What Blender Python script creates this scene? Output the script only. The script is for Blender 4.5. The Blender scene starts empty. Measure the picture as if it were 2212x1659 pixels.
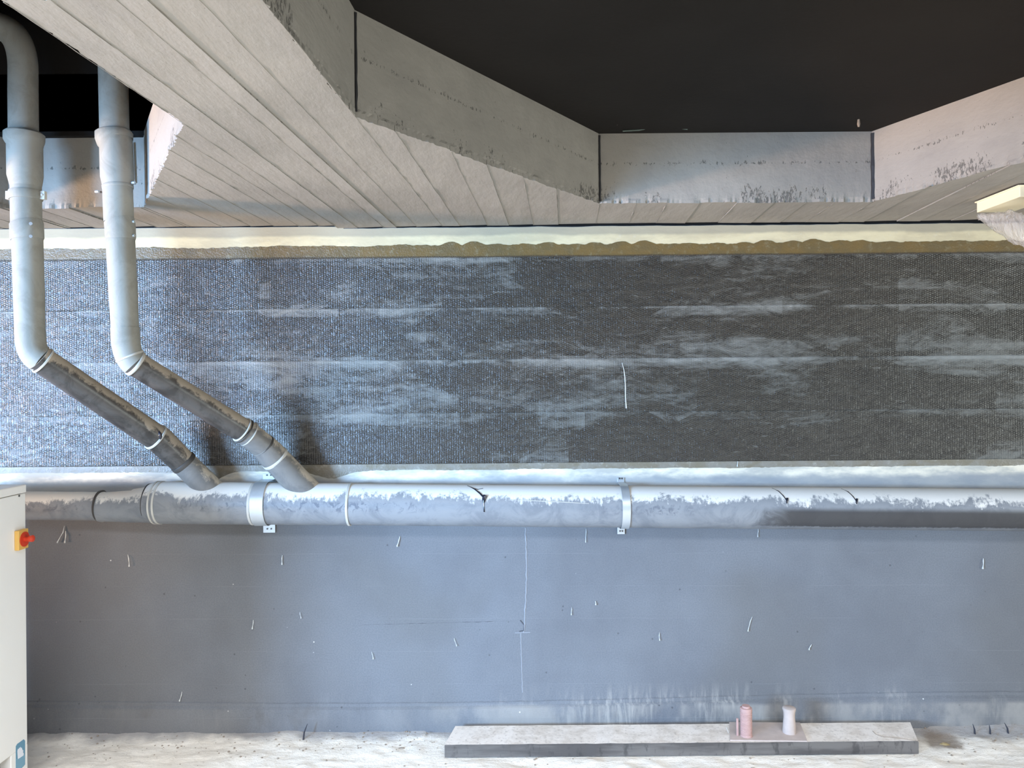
import bpy, bmesh, math, random
from mathutils import Vector, Matrix, noise
random.seed(7)
sc = bpy.context.scene
COL = sc.collection

# ------------------------------------------------------------------ camera, world, lights, exposure
F = 1660.0                                   # focal length in pixels of the 2212 x 1659 frame
PHI = 0.0082                                 # the phone was held very slightly tilted
CAM = Vector((0.0, -3.96, 1.79))
cam = bpy.data.cameras.new('camera'); cam.sensor_width = 36.0; cam.lens = 36.0 * F / 2212.0
cam.clip_start = 0.05; cam.clip_end = 200
camo = bpy.data.objects.new('camera', cam); COL.objects.link(camo)
camo.location = CAM; camo.rotation_euler = (math.pi / 2, PHI, 0)
sc.camera = camo

def _uv(x, y):
    u, v = x - 1106.0, 829.5 - y
    return u * math.cos(PHI) + v * math.sin(PHI), -u * math.sin(PHI) + v * math.cos(PHI)
def P(x, y, d):                              # photo point at distance d from the camera plane
    u, v = _uv(x, y); return Vector((u * d / F, CAM.y + d, CAM.z + v * d / F))
def PZ(x, y, z):                             # photo point on the horizontal plane z
    u, v = _uv(x, y); return P(x, y, (z - CAM.z) * F / v)
def PX(x, y, X):                             # photo point on the plane X
    u, v = _uv(x, y); return P(x, y, X * F / u)
D = 3.96                                     # distance camera - back wall (wall face at y = 0)
def W(x, y, off=0.0): return P(x, y, D - off)
def ZW(y): return CAM.z + (829.5 - y) * D / F   # height of a level line on the wall, read at mid frame

world = bpy.data.worlds.new('sky'); sc.world = world; world.use_nodes = True
wt = world.node_tree; wt.nodes.clear()
wo = wt.nodes.new('ShaderNodeOutputWorld'); wb = wt.nodes.new('ShaderNodeBackground')
tc = wt.nodes.new('ShaderNodeTexCoord'); sx = wt.nodes.new('ShaderNodeSeparateXYZ')
cr = wt.nodes.new('ShaderNodeValToRGB')
cr.color_ramp.elements[0].position = 0.0; cr.color_ramp.elements[0].color = (0.70, 0.77, 0.90, 1)
cr.color_ramp.elements[1].position = 0.9; cr.color_ramp.elements[1].color = (0.62, 0.74, 1.0, 1)
wt.links.new(tc.outputs['Generated'], sx.inputs[0]); wt.links.new(sx.outputs['Z'], cr.inputs[0])
wt.links.new(cr.outputs[0], wb.inputs[0]); wt.links.new(wb.outputs[0], wo.inputs[0])
wb.inputs[1].default_value = 0.80

def area(name, loc, target, sx_, sy_, col, power, spread=180):
    l = bpy.data.lights.new(name, 'AREA'); l.shape = 'RECTANGLE'; l.size = sx_; l.size_y = sy_
    l.color = col; l.energy = power; l.spread = math.radians(spread)
    o = bpy.data.objects.new(name, l); COL.objects.link(o); o.location = loc
    o.rotation_euler = (Vector(target) - Vector(loc)).to_track_quat('-Z', 'Y').to_euler(); return o
# bright sky through the open left end of the passage, sunlit ground to the left and behind the viewer
area('light_sky_left', (-6.4, -6.2, 1.5), (-1.6, 0, 1.2), 2.8, 1.5, (0.34, 0.60, 1.0), 275, 65)
area('light_fill_right', (6.8, -3.6, 1.3), (-0.8, -1.0, 2.3), 2.0, 1.6, (0.94, 1.0, 0.92), 52, 110)  # added fill for the right-facing sides, no opening known there
area('light_sky_above', (-0.5, -5.6, 5.2), (-0.2, -0.3, 0.3), 6.0, 2.4, (0.84, 0.90, 1.0), 370, 120)
area('light_sunlit_ground_left', (-10.5, -3.6, 0.35), (0.5, -0.5, 4.2), 1.3, 0.6, (1.0, 0.64, 0.40), 120, 44)
area('light_sunlit_ground_behind', (-0.3, -3.5, 0.03), (-0.3, -3.4, 3.0), 6.5, 1.8, (1.0, 0.88, 0.72), 36, 180)

sc.cycles.max_bounces = 6; sc.cycles.caustics_reflective = False; sc.cycles.caustics_refractive = False
sc.view_settings.view_transform = 'Standard'; sc.view_settings.look = 'None'
sc.view_settings.gamma = 1.0; sc.view_settings.use_curve_mapping = False
sc.view_settings.exposure = 0.02

# ------------------------------------------------------------------ materials
def lin(c):
    return tuple(((v / 255) / 12.92 if v / 255 <= 0.04045 else ((v / 255 + 0.055) / 1.055) ** 2.4) for v in c) + (1.0,)
class NT:
    def __init__(s, name):
        s.m = bpy.data.materials.new(name); s.m.use_nodes = True; s.t = s.m.node_tree; s.t.nodes.clear()
        s.out = s.n('ShaderNodeOutputMaterial'); s.b = s.n('ShaderNodeBsdfPrincipled')
        s.l(s.b.outputs[0], s.out.inputs[0]); s.tc = s.n('ShaderNodeTexCoord'); s.geo = s.n('ShaderNodeNewGeometry')
        s.pos = s.geo.outputs['Position']
    def n(s, k): return s.t.nodes.new(k)
    def l(s, a, b): s.t.links.new(a, b)
    def setv(s, inp, v):
        if hasattr(v, 'links') or hasattr(v, 'is_output'): s.l(v, inp)
        else: inp.default_value = v
    def math(s, op, a, b=0.5, c=0.5, clamp=False):
        n = s.n('ShaderNodeMath'); n.operation = op; n.use_clamp = clamp
        s.setv(n.inputs[0], a); s.setv(n.inputs[1], b); s.setv(n.inputs[2], c); return n.outputs[0]
    def mapping(s, scale=(1, 1, 1), rot=(0, 0, 0), loc=(0, 0, 0), src=None):
        n = s.n('ShaderNodeMapping'); s.l(src or s.pos, n.inputs[0])
        n.inputs[1].default_value = loc; n.inputs[2].default_value = rot; n.inputs[3].default_value = scale; return n.outputs[0]
    def noise(s, scale=5, detail=4, rough=0.55, st=(1, 1, 1), dist=0.0, loc=(0, 0, 0), rot=(0, 0, 0), src=None):
        n = s.n('ShaderNodeTexNoise'); s.l(s.mapping(st, rot, loc, src), n.inputs['Vector'])
        n.inputs['Scale'].default_value = scale; n.inputs['Detail'].default_value = detail
        n.inputs['Roughness'].default_value = rough; n.inputs['Distortion'].default_value = dist; return n.outputs[0]
    def voro(s, scale=5, st=(1, 1, 1), feature='F1', rand=1.0):
        n = s.n('ShaderNodeTexVoronoi'); n.feature = feature; s.l(s.mapping(st), n.inputs['Vector'])
        n.inputs['Scale'].default_value = scale; n.inputs['Randomness'].default_value = rand; return n.outputs['Distance']
    def ramp(s, v, a, b, lo=0.0, hi=1.0, smooth=True):
        n = s.n('ShaderNodeMapRange'); n.interpolation_type = 'SMOOTHSTEP' if smooth else 'LINEAR'
        s.setv(n.inputs[0], v); n.inputs[1].default_value = a; n.inputs[2].default_value = b
        n.inputs[3].default_value = lo; n.inputs[4].default_value = hi; return n.outputs[0]
    def mix(s, f, a, b):
        n = s.n('ShaderNodeMix'); n.data_type = 'RGBA'; s.setv(n.inputs[0], f); s.setv(n.inputs[6], a); s.setv(n.inputs[7], b)
        return n.outputs[2]
    def sep(s, src=None):
        n = s.n('ShaderNodeSeparateXYZ'); s.l(src or s.pos, n.inputs[0]); return n.outputs
    def bump(s, h, strength=0.3, dist=0.005, prev=None):
        n = s.n('ShaderNodeBump'); n.inputs['Strength'].default_value = strength; n.inputs['Distance'].default_value = dist
        s.l(h, n.inputs['Height'])
        if prev is not None: s.l(prev, n.inputs['Normal'])
        return n.outputs[0]
    def done(s, col, rough=0.8, normal=None, metal=0.0, spec=0.5, coat=0.0, coat_r=0.2):
        s.setv(s.b.inputs['Base Color'], col); s.setv(s.b.inputs['Roughness'], rough); s.setv(s.b.inputs['Metallic'], metal)
        s.b.inputs['Specular IOR Level'].default_value = spec
        if coat: s.setv(s.b.inputs['Coat Weight'], coat); s.b.inputs['Coat Roughness'].default_value = coat_r
        if normal is not None: s.l(normal, s.b.inputs['Normal'])
        return s.m

def m_plain(name, c, rough=0.6, metal=0.0, var=0.12, sc_=30, bump=0.1):
    t = NT(name); n = t.noise(sc_, 5); c1 = lin(c); c2 = tuple(v * (1 - var * 2) for v in c1[:3]) + (1,)
    return t.done(t.mix(n, c1, c2), rough, t.bump(n, bump, 0.002), metal)

def m_concrete():
    t = NT('board_marked_concrete')
    n1 = t.noise(1.6, 5, 0.6); n2 = t.noise(60, 4, 0.6); n3 = t.noise(9, 5, 0.6, (1, 0.25, 1))
    col = t.mix(t.ramp(n1, 0.35, 0.7), lin((156, 151, 142)), lin((141, 137, 129)))
    col = t.mix(t.ramp(n3, 0.5, 0.8, 0, 0.35), col, lin((126, 122, 118)))
    # honeycombed pits near the lower arris of the side faces and along the shutter joint half-way up
    z = t.sep()[2]
    pit = t.noise(95, 3, 0.7, (1, 1, 0.5)); amt = t.noise(3.2, 3, 0.6, (1, 1, 0.6))
    low = t.math('MULTIPLY', t.ramp(z, 2.66, 2.72, 1, 0), t.ramp(amt, 0.42, 0.62))
    jn = t.math('ABSOLUTE', t.math('SUBTRACT', z, 2.795))
    mid = t.ramp(t.math('ADD', jn, t.math('MULTIPLY', t.noise(30, 3), 0.02)), 0.008, 0.028, 0.8, 0)
    side = t.ramp(t.math('ABSOLUTE', t.sep(t.geo.outputs['True Normal'])[2]), 0.3, 0.6, 1, 0)
    thr = t.math('MULTIPLY', t.math('MAXIMUM', low, mid), side)
    hole = t.ramp(t.math('ADD', pit, t.math('MULTIPLY', thr, 0.22)), 0.70, 0.77)
    col = t.mix(t.math('MULTIPLY', hole, 0.75), col, lin((84, 82, 78)))
    spk = t.ramp(t.noise(240, 2), 0.62, 0.8, 0, 0.25); col = t.mix(spk, col, lin((110, 105, 100)))
    h = t.math('ADD', t.math('MULTIPLY', n2, 0.3), t.math('MULTIPLY', hole, -1.5))
    return t.done(col, 0.92, t.bump(h, 0.5, 0.004, t.bump(t.noise(7, 5, 0.6, (2, 0.6, 2)), 0.35, 0.012)), spec=0.25)

def m_ceiling():
    t = NT('dark_slab'); n = t.noise(3, 5)  # near-black base colour, slightly mottled
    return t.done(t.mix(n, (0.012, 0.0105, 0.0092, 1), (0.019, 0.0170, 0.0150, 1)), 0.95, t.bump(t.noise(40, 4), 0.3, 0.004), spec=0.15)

def m_wall():
    t = NT('grey_cast_concrete'); X, Y, Z = t.sep()
    n1 = t.noise(1.2, 4, 0.6); n2 = t.noise(90, 4, 0.65); n3 = t.noise(6, 4, 0.6)
    col = t.mix(t.ramp(n1, 0.35, 0.65), lin((120, 122, 125)), lin((108, 109, 112)))
    col = t.mix(t.ramp(t.noise(0.8, 3, 0.5, loc=(4, 0, 7)), 0.45, 0.62, 0, 0.6), col, lin((108, 106, 103)))
    col = t.mix(t.ramp(t.noise(150, 3, 0.7), 0.3, 0.7, 0, 0.45), col, lin((88, 90, 93)))
    col = t.mix(t.ramp(n3, 0.45, 0.8, 0, 0.25), col, lin((116, 117, 118)))
    # washed down dust: upright streaks low on the wall, stronger to the right
    st = t.noise(38, 5, 0.7, (1, 1, 0.10), 0.4); pa = t.noise(3.0, 4, 0.7, (1, 1, 0.8))
    zb = t.math('MULTIPLY', t.ramp(Z, 0.0, 0.06), t.ramp(Z, 0.13, 0.27, 1, 0))
    xr = t.ramp(X, -0.6, 0.6, 0.12, 1.0)
    d = t.math('MULTIPLY', t.math('MULTIPLY', t.ramp(st, 0.42, 0.68), t.ramp(pa, 0.42, 0.62)), t.math('MULTIPLY', zb, xr))
    col = t.mix(t.math('MULTIPLY', d, 0.42), col, lin((196, 190, 178)))
    dk = t.ramp(t.noise(5, 4, 0.7, (1, 1, 0.6), loc=(3, 0, 1)), 0.56, 0.72); dk = t.math('MULTIPLY', dk, t.ramp(Z, 0.10, 0.22, 0.35, 0))
    col = t.mix(dk, col, lin((88, 84, 80)))
    pd = t.math('MULTIPLY', t.ramp(Z, 0.125, 0.15, 1, 0), t.math('MULTIPLY', t.ramp(t.noise(2.2, 5, 0.65, (1, 1, 0.6), loc=(1, 0, 3)), 0.40, 0.60), t.ramp(X, -0.9, 0.1, 0.15, 1)))
    col = t.mix(t.math('MULTIPLY', pd, 0.55), col, lin((166, 160, 150)))
    # formwork board lines every 0.15 m, hardly proud of the face
    zz = t.math('ADD', t.math('ADD', Z, t.math('MULTIPLY', X, 0.006)), t.math('MULTIPLY', t.noise(2.5, 2), 0.014))
    fr = t.math('ABSOLUTE', t.math('SUBTRACT', t.math('FRACT', t.math('DIVIDE', zz, 0.168)), 0.5))
    ln = t.ramp(fr, 0.0, 0.012, 1, 0); on = t.ramp(t.noise(1.3, 3, 0.6, (1, 1, 3)), 0.44, 0.6)
    ln = t.math('MULTIPLY', ln, on)
    col = t.mix(t.math('MULTIPLY', ln, 0.13), col, lin((176, 176, 176)))
    # blow holes
    vo = t.voro(13); hole = t.math('MULTIPLY', t.ramp(vo, 0.035, 0.085, 1, 0), t.ramp(t.noise(4), 0.46, 0.54))
    col = t.mix(t.math('MULTIPLY', hole, 0.6), col, lin((70, 70, 72)))
    # scattered pale splashes
    vs = t.voro(10.3); spl = t.math('MULTIPLY', t.ramp(vs, 0.022, 0.05, 1, 0), t.ramp(t.noise(5, loc=(9, 2, 2)), 0.5, 0.6))
    col = t.mix(t.math('MULTIPLY', spl, 0.8), col, lin((225, 222, 215)))
    h = t.math('ADD', t.math('ADD', t.math('MULTIPLY', n2, 0.22), t.math('MULTIPLY', ln, 0.35)), t.math('MULTIPLY', hole, -1.0))
    return t.done(col, 0.72, t.bump(h, 0.35, 0.004, t.bump(n3, 0.2, 0.01)), spec=0.35)

def m_floor():
    t = NT('sandy_dust_floor'); X, Y, Z = t.sep()
    n1 = t.noise(2.2, 6, 0.65, (1, 2.2, 1)); n2 = t.noise(24, 6, 0.7, (1, 1.8, 1)); n3 = t.noise(120, 4, 0.7)
    col = t.mix(t.ramp(n1, 0.35, 0.65), lin((248, 238, 222)), lin((238, 226, 208)))
    col = t.mix(t.ramp(n2, 0.55, 0.78, 0, 0.6), col, lin((178, 160, 140)))
    vo = t.voro(9, (1, 2, 1)); sp = t.math('MULTIPLY', t.ramp(vo, 0.05, 0.13, 1, 0), t.ramp(t.noise(3.5), 0.48, 0.58))
    col = t.mix(t.math('MULTIPLY', sp, 0.7), col, lin((128, 110, 92)))
    # greyer dirt washed against the wall foot
    e = t.math('ADD', t.math('ADD', Y, t.ramp(X, 1.8, 2.3, 0, 0.05)), t.math('MULTIPLY', t.noise(3.5, 5), 0.22))
    g = t.ramp(e, -0.01, 0.085)
    col = t.mix(t.math('MULTIPLY', g, 0.85), col, lin((140, 136, 134)))
    # damp brown patch beyond the end of the plank
    vx = t.math('SUBTRACT', X, 2.12); vy = t.math('MULTIPLY', t.math('ADD', Y, 0.14), 1.1)
    r = t.math('SQRT', t.math('ADD', t.math('MULTIPLY', vx, vx), t.math('MULTIPLY', vy, vy)))
    r = t.math('ADD', r, t.math('MULTIPLY', t.noise(14, 5), 0.12))
    col = t.mix(t.ramp(r, 0.12, 0.19, 0.8, 0), col, lin((128, 112, 96)))
    return t.done(col, 0.95, t.bump(t.math('ADD', n2, t.math('MULTIPLY', n3, 0.3)), 0.6, 0.012), spec=0.2)

def m_putty(name='cream_levelling_putty', warm=True):
    t = NT(name); n1 = t.noise(3.5, 5, 0.6, (1, 1, 3)); n2 = t.noise(40, 5, 0.65); X, Y, Z = t.sep()
    a, b = (lin((206, 194, 158)), lin((188, 176, 144))) if warm else (lin((242, 231, 208)), lin((190, 186, 174)))
    col = t.mix(t.ramp(n1, 0.4, 0.62), a, b)
    col = t.mix(t.ramp(n2, 0.55, 0.8, 0, 0.4), col, lin((204, 200, 186)))
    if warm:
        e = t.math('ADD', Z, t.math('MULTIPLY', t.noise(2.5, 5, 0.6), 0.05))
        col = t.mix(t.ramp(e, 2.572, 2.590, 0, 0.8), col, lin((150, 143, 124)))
    if not warm:
        e = t.math('ADD', Z, t.math('MULTIPLY', t.noise(5, 4, 0.6, (1, 1, 2)), 0.09))
        col = t.mix(t.ramp(e, 1.335, 1.375, 0.75, 0), col, lin((150, 153, 157)))
    return t.done(col, 0.6, t.bump(t.noise(16, 5, 0.6, (1, 1, 2)), 0.3, 0.006), spec=0.35)

def m_resin(name, a, b, c):
    t = NT(name); n1 = t.noise(7, 5, 0.65, (1, 1, 1.6)); n2 = t.noise(30, 5, 0.7); n3 = t.noise(120, 3)
    col = t.mix(t.ramp(n1, 0.38, 0.62), lin(a), lin(b)); col = t.mix(t.ramp(n2, 0.52, 0.75), col, lin(c))
    h = t.math('ADD', n2, t.math('MULTIPLY', n3, 0.5))
    return t.done(col, 0.35, t.bump(h, 0.45, 0.005), spec=0.5)

def m_carbon():
    t = NT('resin_soaked_carbon_weave'); X, Y, Z = t.sep(); XL, YL, ZL = t.sep(t.tc.outputs['Object'])
    wob = t.math('MULTIPLY', t.noise(6, 3, 0.5, (1, 1, 0.6)), 0.016)
    xx = t.math('DIVIDE', t.math('ADD', X, wob), 0.0121)
    col_id = t.math('FLOOR', xx)
    rib = t.math('ABSOLUTE', t.math('SINE', t.math('MULTIPLY', xx, math.pi)))
    rib = t.math('POWER', rib, 0.7)
    off = t.math('MULTIPLY', t.math('MODULO', col_id, 2.0), 0.5)
    zz = t.math('ADD', t.math('DIVIDE', t.math('ADD', Z, t.math('MULTIPLY', wob, 1.3)), 0.0100), off)
    st = t.math('ABSOLUTE', t.math('SINE', t.math('MULTIPLY', zz, math.pi)))
    fine = t.noise(170, 3, 0.7); med = t.noise(45, 4, 0.7, (1, 1, 1.3))
    # sanded, hazy patches: long horizontal smears, patch by patch
    h1 = t.noise(2.0, 6, 0.68, (0.55, 1, 3.2), 0.7); h2 = t.noise(13, 6, 0.75, (0.5, 1, 1.6), 1.2)
    pv = t.n('ShaderNodeTexVoronoi'); pv.distance = 'CHEBYCHEV'
    t.l(t.mapping((1.9, 0.001, 3.74), loc=(0.3, 0, 0.12)), pv.inputs['Vector']); pv.inputs['Scale'].default_value = 1.0
    pr = t.sep(pv.outputs['Color'])[0]
    haze = t.math('ADD', t.math('ADD', t.math('MULTIPLY', h1, 0.75), t.math('MULTIPLY', h2, 0.42)), t.math('MULTIPLY', pr, 0.16))
    topz = t.ramp(ZL, 0.200, 0.268, 0.0, 0.10)            # dusted upper lip of every sheet (object space: sheet foot = 0)
    haze = t.ramp(t.math('ADD', haze, topz), 0.66, 0.98)
    haze = t.math('MULTIPLY', haze, t.ramp(X, -2.7, -0.9, 0.30, 1.0))
    base = t.mix(t.ramp(h2, 0.35, 0.7), lin((36, 32, 26)), lin((57, 52, 43)))
    base = t.mix(t.math('MULTIPLY', t.math('MULTIPLY', rib, st), 0.30), base, lin((72, 69, 62)))
    base = t.mix(t.math('MULTIPLY', haze, 0.7), base, lin((146, 146, 138)))
    lipl = t.math('MULTIPLY', t.ramp(ZL, 0.256, 0.2625), t.ramp(t.noise(4, 5, 0.7, (1, 1, 0.2)), 0.42, 0.6))
    base = t.mix(t.math('MULTIPLY', lipl, 0.16), base, lin((190, 190, 182)))
    scr = t.ramp(t.noise(60, 2, 0.4, (0.12, 1, 1.0), 2.0, rot=(0, 0.35, 0)), 0.70, 0.76, 0, 0.5)
    base = t.mix(t.math('MULTIPLY', scr, 0.3), base, lin((186, 184, 172)))
    h = t.math('ADD', t.math('MULTIPLY', rib, 0.45), t.math('MULTIPLY', t.math('MULTIPLY', st, 0.55), t.ramp(med, 0.30, 0.6)))
    flat = t.math('SUBTRACT', 1.0, t.math('MULTIPLY', haze, 0.6))
    h = t.math('ADD', t.math('MULTIPLY', h, flat), t.math('ADD', t.math('MULTIPLY', fine, 0.5), t.math('MULTIPLY', med, 0.8)))
    rough = t.math('ADD', t.math('MULTIPLY', haze, 0.35), 0.22)
    return t.done(base, rough, t.bump(h, 1.0, 0.0017), spec=0.72)

def m_pipe(name, base_c, dust_c, dust_amt=0.5, dark_c=(60, 58, 56), dark_amt=0.4, rough=0.42, streak=False, right_dark=False):
    t = NT(name); nz = t.sep(t.geo.outputs['Normal'])[2]; X, Y, Z = t.sep()
    n1 = t.noise(8, 6, 0.72, dist=0.8); n2 = t.noise(26, 5, 0.72, dist=0.9); n3 = t.noise(60, 4, 0.7, (1, 1, 0.25))
    col = t.mix(t.ramp(n1, 0.4, 0.65, 0, dark_amt), lin(base_c), lin(dark_c))
    if right_dark:                                       # the right-hand length is darker below its dusty crown
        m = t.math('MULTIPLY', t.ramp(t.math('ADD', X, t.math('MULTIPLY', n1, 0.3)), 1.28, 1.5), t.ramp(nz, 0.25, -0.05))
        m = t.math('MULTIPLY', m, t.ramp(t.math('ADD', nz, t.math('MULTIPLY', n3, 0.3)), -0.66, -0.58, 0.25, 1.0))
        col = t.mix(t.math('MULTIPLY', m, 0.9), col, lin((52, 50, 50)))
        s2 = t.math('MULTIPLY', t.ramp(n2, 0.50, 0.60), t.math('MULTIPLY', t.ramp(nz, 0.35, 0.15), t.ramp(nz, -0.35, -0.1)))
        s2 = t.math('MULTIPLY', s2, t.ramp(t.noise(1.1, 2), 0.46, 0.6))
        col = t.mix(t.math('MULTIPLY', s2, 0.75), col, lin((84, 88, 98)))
    d = t.math('ADD', nz, t.math('MULTIPLY', t.math('SUBTRACT', n1, 0.5), 1.5))
    d = t.math('ADD', d, t.math('MULTIPLY', t.math('SUBTRACT', n3 if streak else n2, 0.5), 0.9))
    dm = t.ramp(d, 0.75 - dust_amt, 1.05 - dust_amt)
    col = t.mix(t.math('MULTIPLY', dm, 0.9), col, lin(dust_c))
    r = t.math('ADD', t.math('MULTIPLY', dm, 0.45), rough)
    return t.done(col, r, t.bump(t.math('ADD', n2, t.math('MULTIPLY', dm, 0.6)), 0.2, 0.003), spec=0.5)

def m_plank():
    t = NT('dusty_plank'); X, Y, Z = t.sep(); nz = t.sep(t.geo.outputs['True Normal'])[2]
    g = t.noise(14, 5, 0.6, (0.12, 1, 1)); n = t.noise(9, 6, 0.7); n2 = t.noise(70, 4)
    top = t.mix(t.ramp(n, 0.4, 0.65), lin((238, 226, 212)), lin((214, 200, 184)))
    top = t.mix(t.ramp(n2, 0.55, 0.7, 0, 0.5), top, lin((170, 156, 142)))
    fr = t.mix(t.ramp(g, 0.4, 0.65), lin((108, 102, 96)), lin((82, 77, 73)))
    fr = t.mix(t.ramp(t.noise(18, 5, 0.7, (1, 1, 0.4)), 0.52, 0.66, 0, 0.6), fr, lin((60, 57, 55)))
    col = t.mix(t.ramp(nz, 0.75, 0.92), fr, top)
    return t.done(col, 0.9, t.bump(t.math('ADD', g, t.math('MULTIPLY', n2, 0.4)), 0.4, 0.004), spec=0.2)

M = dict(
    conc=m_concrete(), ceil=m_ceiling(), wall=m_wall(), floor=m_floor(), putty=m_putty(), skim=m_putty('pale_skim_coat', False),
    resin=m_resin('amber_resin', (108, 88, 50), (98, 84, 54), (124, 114, 86)),
    resin2=m_resin('grey_resin', (128, 118, 98), (140, 134, 122), (168, 162, 148)),
    carbon=m_carbon(),
    vpipe=m_pipe('grey_pipe', (150, 149, 140), (166, 162, 150), 0.2, (122, 120, 110), 0.5, 0.7),
    dpipe=m_pipe('soiled_pipe', (76, 71, 66), (176, 163, 145), 0.66, (34, 32, 30), 0.85, 0.34),
    bpipe=m_pipe('branch_pipe', (120, 118, 114), (196, 184, 166), 0.45, (92, 92, 92), 0.6, 0.4),
    mpipe=m_pipe('main_pipe_plastic', (136, 138, 140), (232, 227, 217), 0.42, (104, 108, 114), 0.6, 0.4, True, True),
    ring=m_plain('pale_ring', (206, 202, 192), 0.5), dring=m_plain('dark_seal', (70, 66, 62), 0.5),
    zinc=m_plain('galvanised_strap', (205, 210, 212), 0.38, 0.55, 0.05, 60), screw=m_plain('screw_steel', (96, 94, 90), 0.4, 0.6),
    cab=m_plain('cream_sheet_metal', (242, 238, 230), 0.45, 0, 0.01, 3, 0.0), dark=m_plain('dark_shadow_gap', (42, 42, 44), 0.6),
    yellow=m_plain('yellow_plastic', (226, 178, 92), 0.45, 0, 0.05), red=m_plain('red_orange_plastic', (206, 62, 34), 0.4, 0, 0.04),
    teal=m_plain('blue_sticker', (104, 150, 172), 0.5, 0, 0.03), teal2=m_plain('pale_blue_sticker', (122, 166, 186), 0.5, 0, 0.03),
    white=m_plain('white_print', (232, 234, 238), 0.5, 0, 0.01), plank=m_plank(),
    pink=m_plain('pink_dusted_steel', (204, 186, 174), 0.8, 0, 0.16, 26, 0.4), pinkr=m_plain('red_primer_dusted_steel', (196, 158, 148), 0.8, 0, 0.16, 40, 0.4),
    drip=m_plain('pale_drip', (206, 207, 202), 0.35, 0, 0.03), bdrip=m_plain('black_resin_drip', (30, 32, 42), 0.12, 0, 0.02, 30, 0.0),
    box=m_plain('ivory_plastic', (244, 232, 196), 0.5, 0, 0.02), green=m_plain('grey_green_cable', (92, 104, 96), 0.6),
    lamp=m_plain('dark_grey_housing', (74, 78, 78), 0.5), rust=m_plain('dark_splinter', (52, 52, 60), 0.7), stone=m_plain('rubble_grit', (168, 152, 134), 0.9, 0, 0.25, 50),
    ochre=m_plain('ochre_clod', (160, 138, 96), 0.9),
)
tb = NT('clear_plastic_film'); nn = tb.noise(9, 4, 0.6, (1, 3, 1), 1.5)
tb.b.inputs['Transmission Weight'].default_value = 0.0
tb.b.inputs['Alpha'].default_value = 0.42
M['film'] = tb.done(lin((206, 200, 190)), 0.12, tb.bump(nn, 1.0, 0.03), spec=1.0)

# ------------------------------------------------------------------ mesh helpers
ORG = {}
class MB:
    def __init__(s): s.v = []; s.f = []
    def add(s, vs, fs):
        k = len(s.v); s.v += [Vector(v) for v in vs]; s.f += [tuple(i + k for i in f) for f in fs]; return s
    def box(s, a, b):
        x0, y0, z0 = a; x1, y1, z1 = b
        return s.add([(x0, y0, z0), (x1, y0, z0), (x1, y1, z0), (x0, y1, z0), (x0, y0, z1), (x1, y0, z1), (x1, y1, z1), (x0, y1, z1)],
                     [(0, 3, 2, 1), (4, 5, 6, 7), (0, 1, 5, 4), (1, 2, 6, 5), (2, 3, 7, 6), (3, 0, 4, 7)])
    def tube(s, pts, rad, seg=32, cap=True, jit=0.0):
        pts = [Vector(p) for p in pts]; n = len(pts)
        if not isinstance(rad, (list, tuple)): rad = [rad] * n
        tang = []
        for i in range(n):
            a = pts[i] - pts[i - 1] if i else pts[1] - pts[0]; b = pts[i + 1] - pts[i] if i < n - 1 else a
            a = a.normalized() if a.length > 1e-9 else b.normalized(); b = b.normalized() if b.length > 1e-9 else a
            tang.append((a + b).normalized())
        ref = Vector((0, 0, 1)) if abs(tang[0].z) < 0.9 else Vector((0, 1, 0))
        nrm = (ref - tang[0] * ref.dot(tang[0])).normalized(); vs = []; fs = []
        for i in range(n):
            nrm = (nrm - tang[i] * nrm.dot(tang[i])).normalized(); bi = tang[i].cross(nrm)
            for k in range(seg):
                a = 2 * math.pi * k / seg; r = rad[i] * (1 + random.uniform(-jit, jit))
                vs.append(pts[i] + (nrm * math.cos(a) + bi * math.sin(a)) * r)
        for i in range(n - 1):
            for k in range(seg):
                k2 = (k + 1) % seg; fs.append((i * seg + k, i * seg + k2, (i + 1) * seg + k2, (i + 1) * seg + k))
        if cap: fs.append(tuple(reversed(range(seg)))); fs.append(tuple((n - 1) * seg + k for k in range(seg)))
        return s.add(vs, fs)
    def cyl(s, a, b, r, seg=24): return s.tube([a, b], r, seg)
    def prism(s, poly, fn0, fn1):
        n = len(poly); vs = [fn0(p) for p in poly] + [fn1(p) for p in poly]
        return s.add(vs, [tuple(range(n)), tuple(reversed(range(n, 2 * n)))] + [(i, n + i, n + (i + 1) % n, (i + 1) % n) for i in range(n)])
def obj(name, mb, mat, parent=None, origin=None, smooth=False, bevel=0.0):
    o0 = ORG[parent.name] if parent else Vector((0, 0, 0))
    org = Vector(origin) if origin is not None else (o0 if parent else Vector((0, 0, 0)))
    me = bpy.data.meshes.new(name); me.from_pydata([tuple(v - org) for v in mb.v], [], mb.f)
    bm = bmesh.new(); bm.from_mesh(me); bmesh.ops.recalc_face_normals(bm, faces=bm.faces); bm.to_mesh(me); bm.free()
    me.materials.append(M[mat] if isinstance(mat, str) else mat)
    if smooth:
        me.polygons.foreach_set('use_smooth', [len(p.vertices) <= 4 for p in me.polygons])
        try: me.set_sharp_from_angle(angle=math.radians(42))
        except Exception: pass
    o = bpy.data.objects.new(name, me); COL.objects.link(o); o.location = org - o0 if parent else org
    if parent: o.parent = parent
    if bevel:
        b = o.modifiers.new('bevel', 'BEVEL'); b.width = bevel; b.segments = 2; b.limit_method = 'ANGLE'
    ORG[o.name] = org; return o
def tag(o, label, cat, group=None):
    o['label'] = label; o['category'] = cat
    if group: o['group'] = group
    return o
def thing(name, label, cat, loc, group=None):
    o = bpy.data.objects.new(name, None); COL.objects.link(o); o.location = loc; o.empty_display_size = 0.1
    ORG[o.name] = Vector(loc); return tag(o, label, cat, group)
def structure(o): o['kind'] = 'structure'; return o
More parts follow.
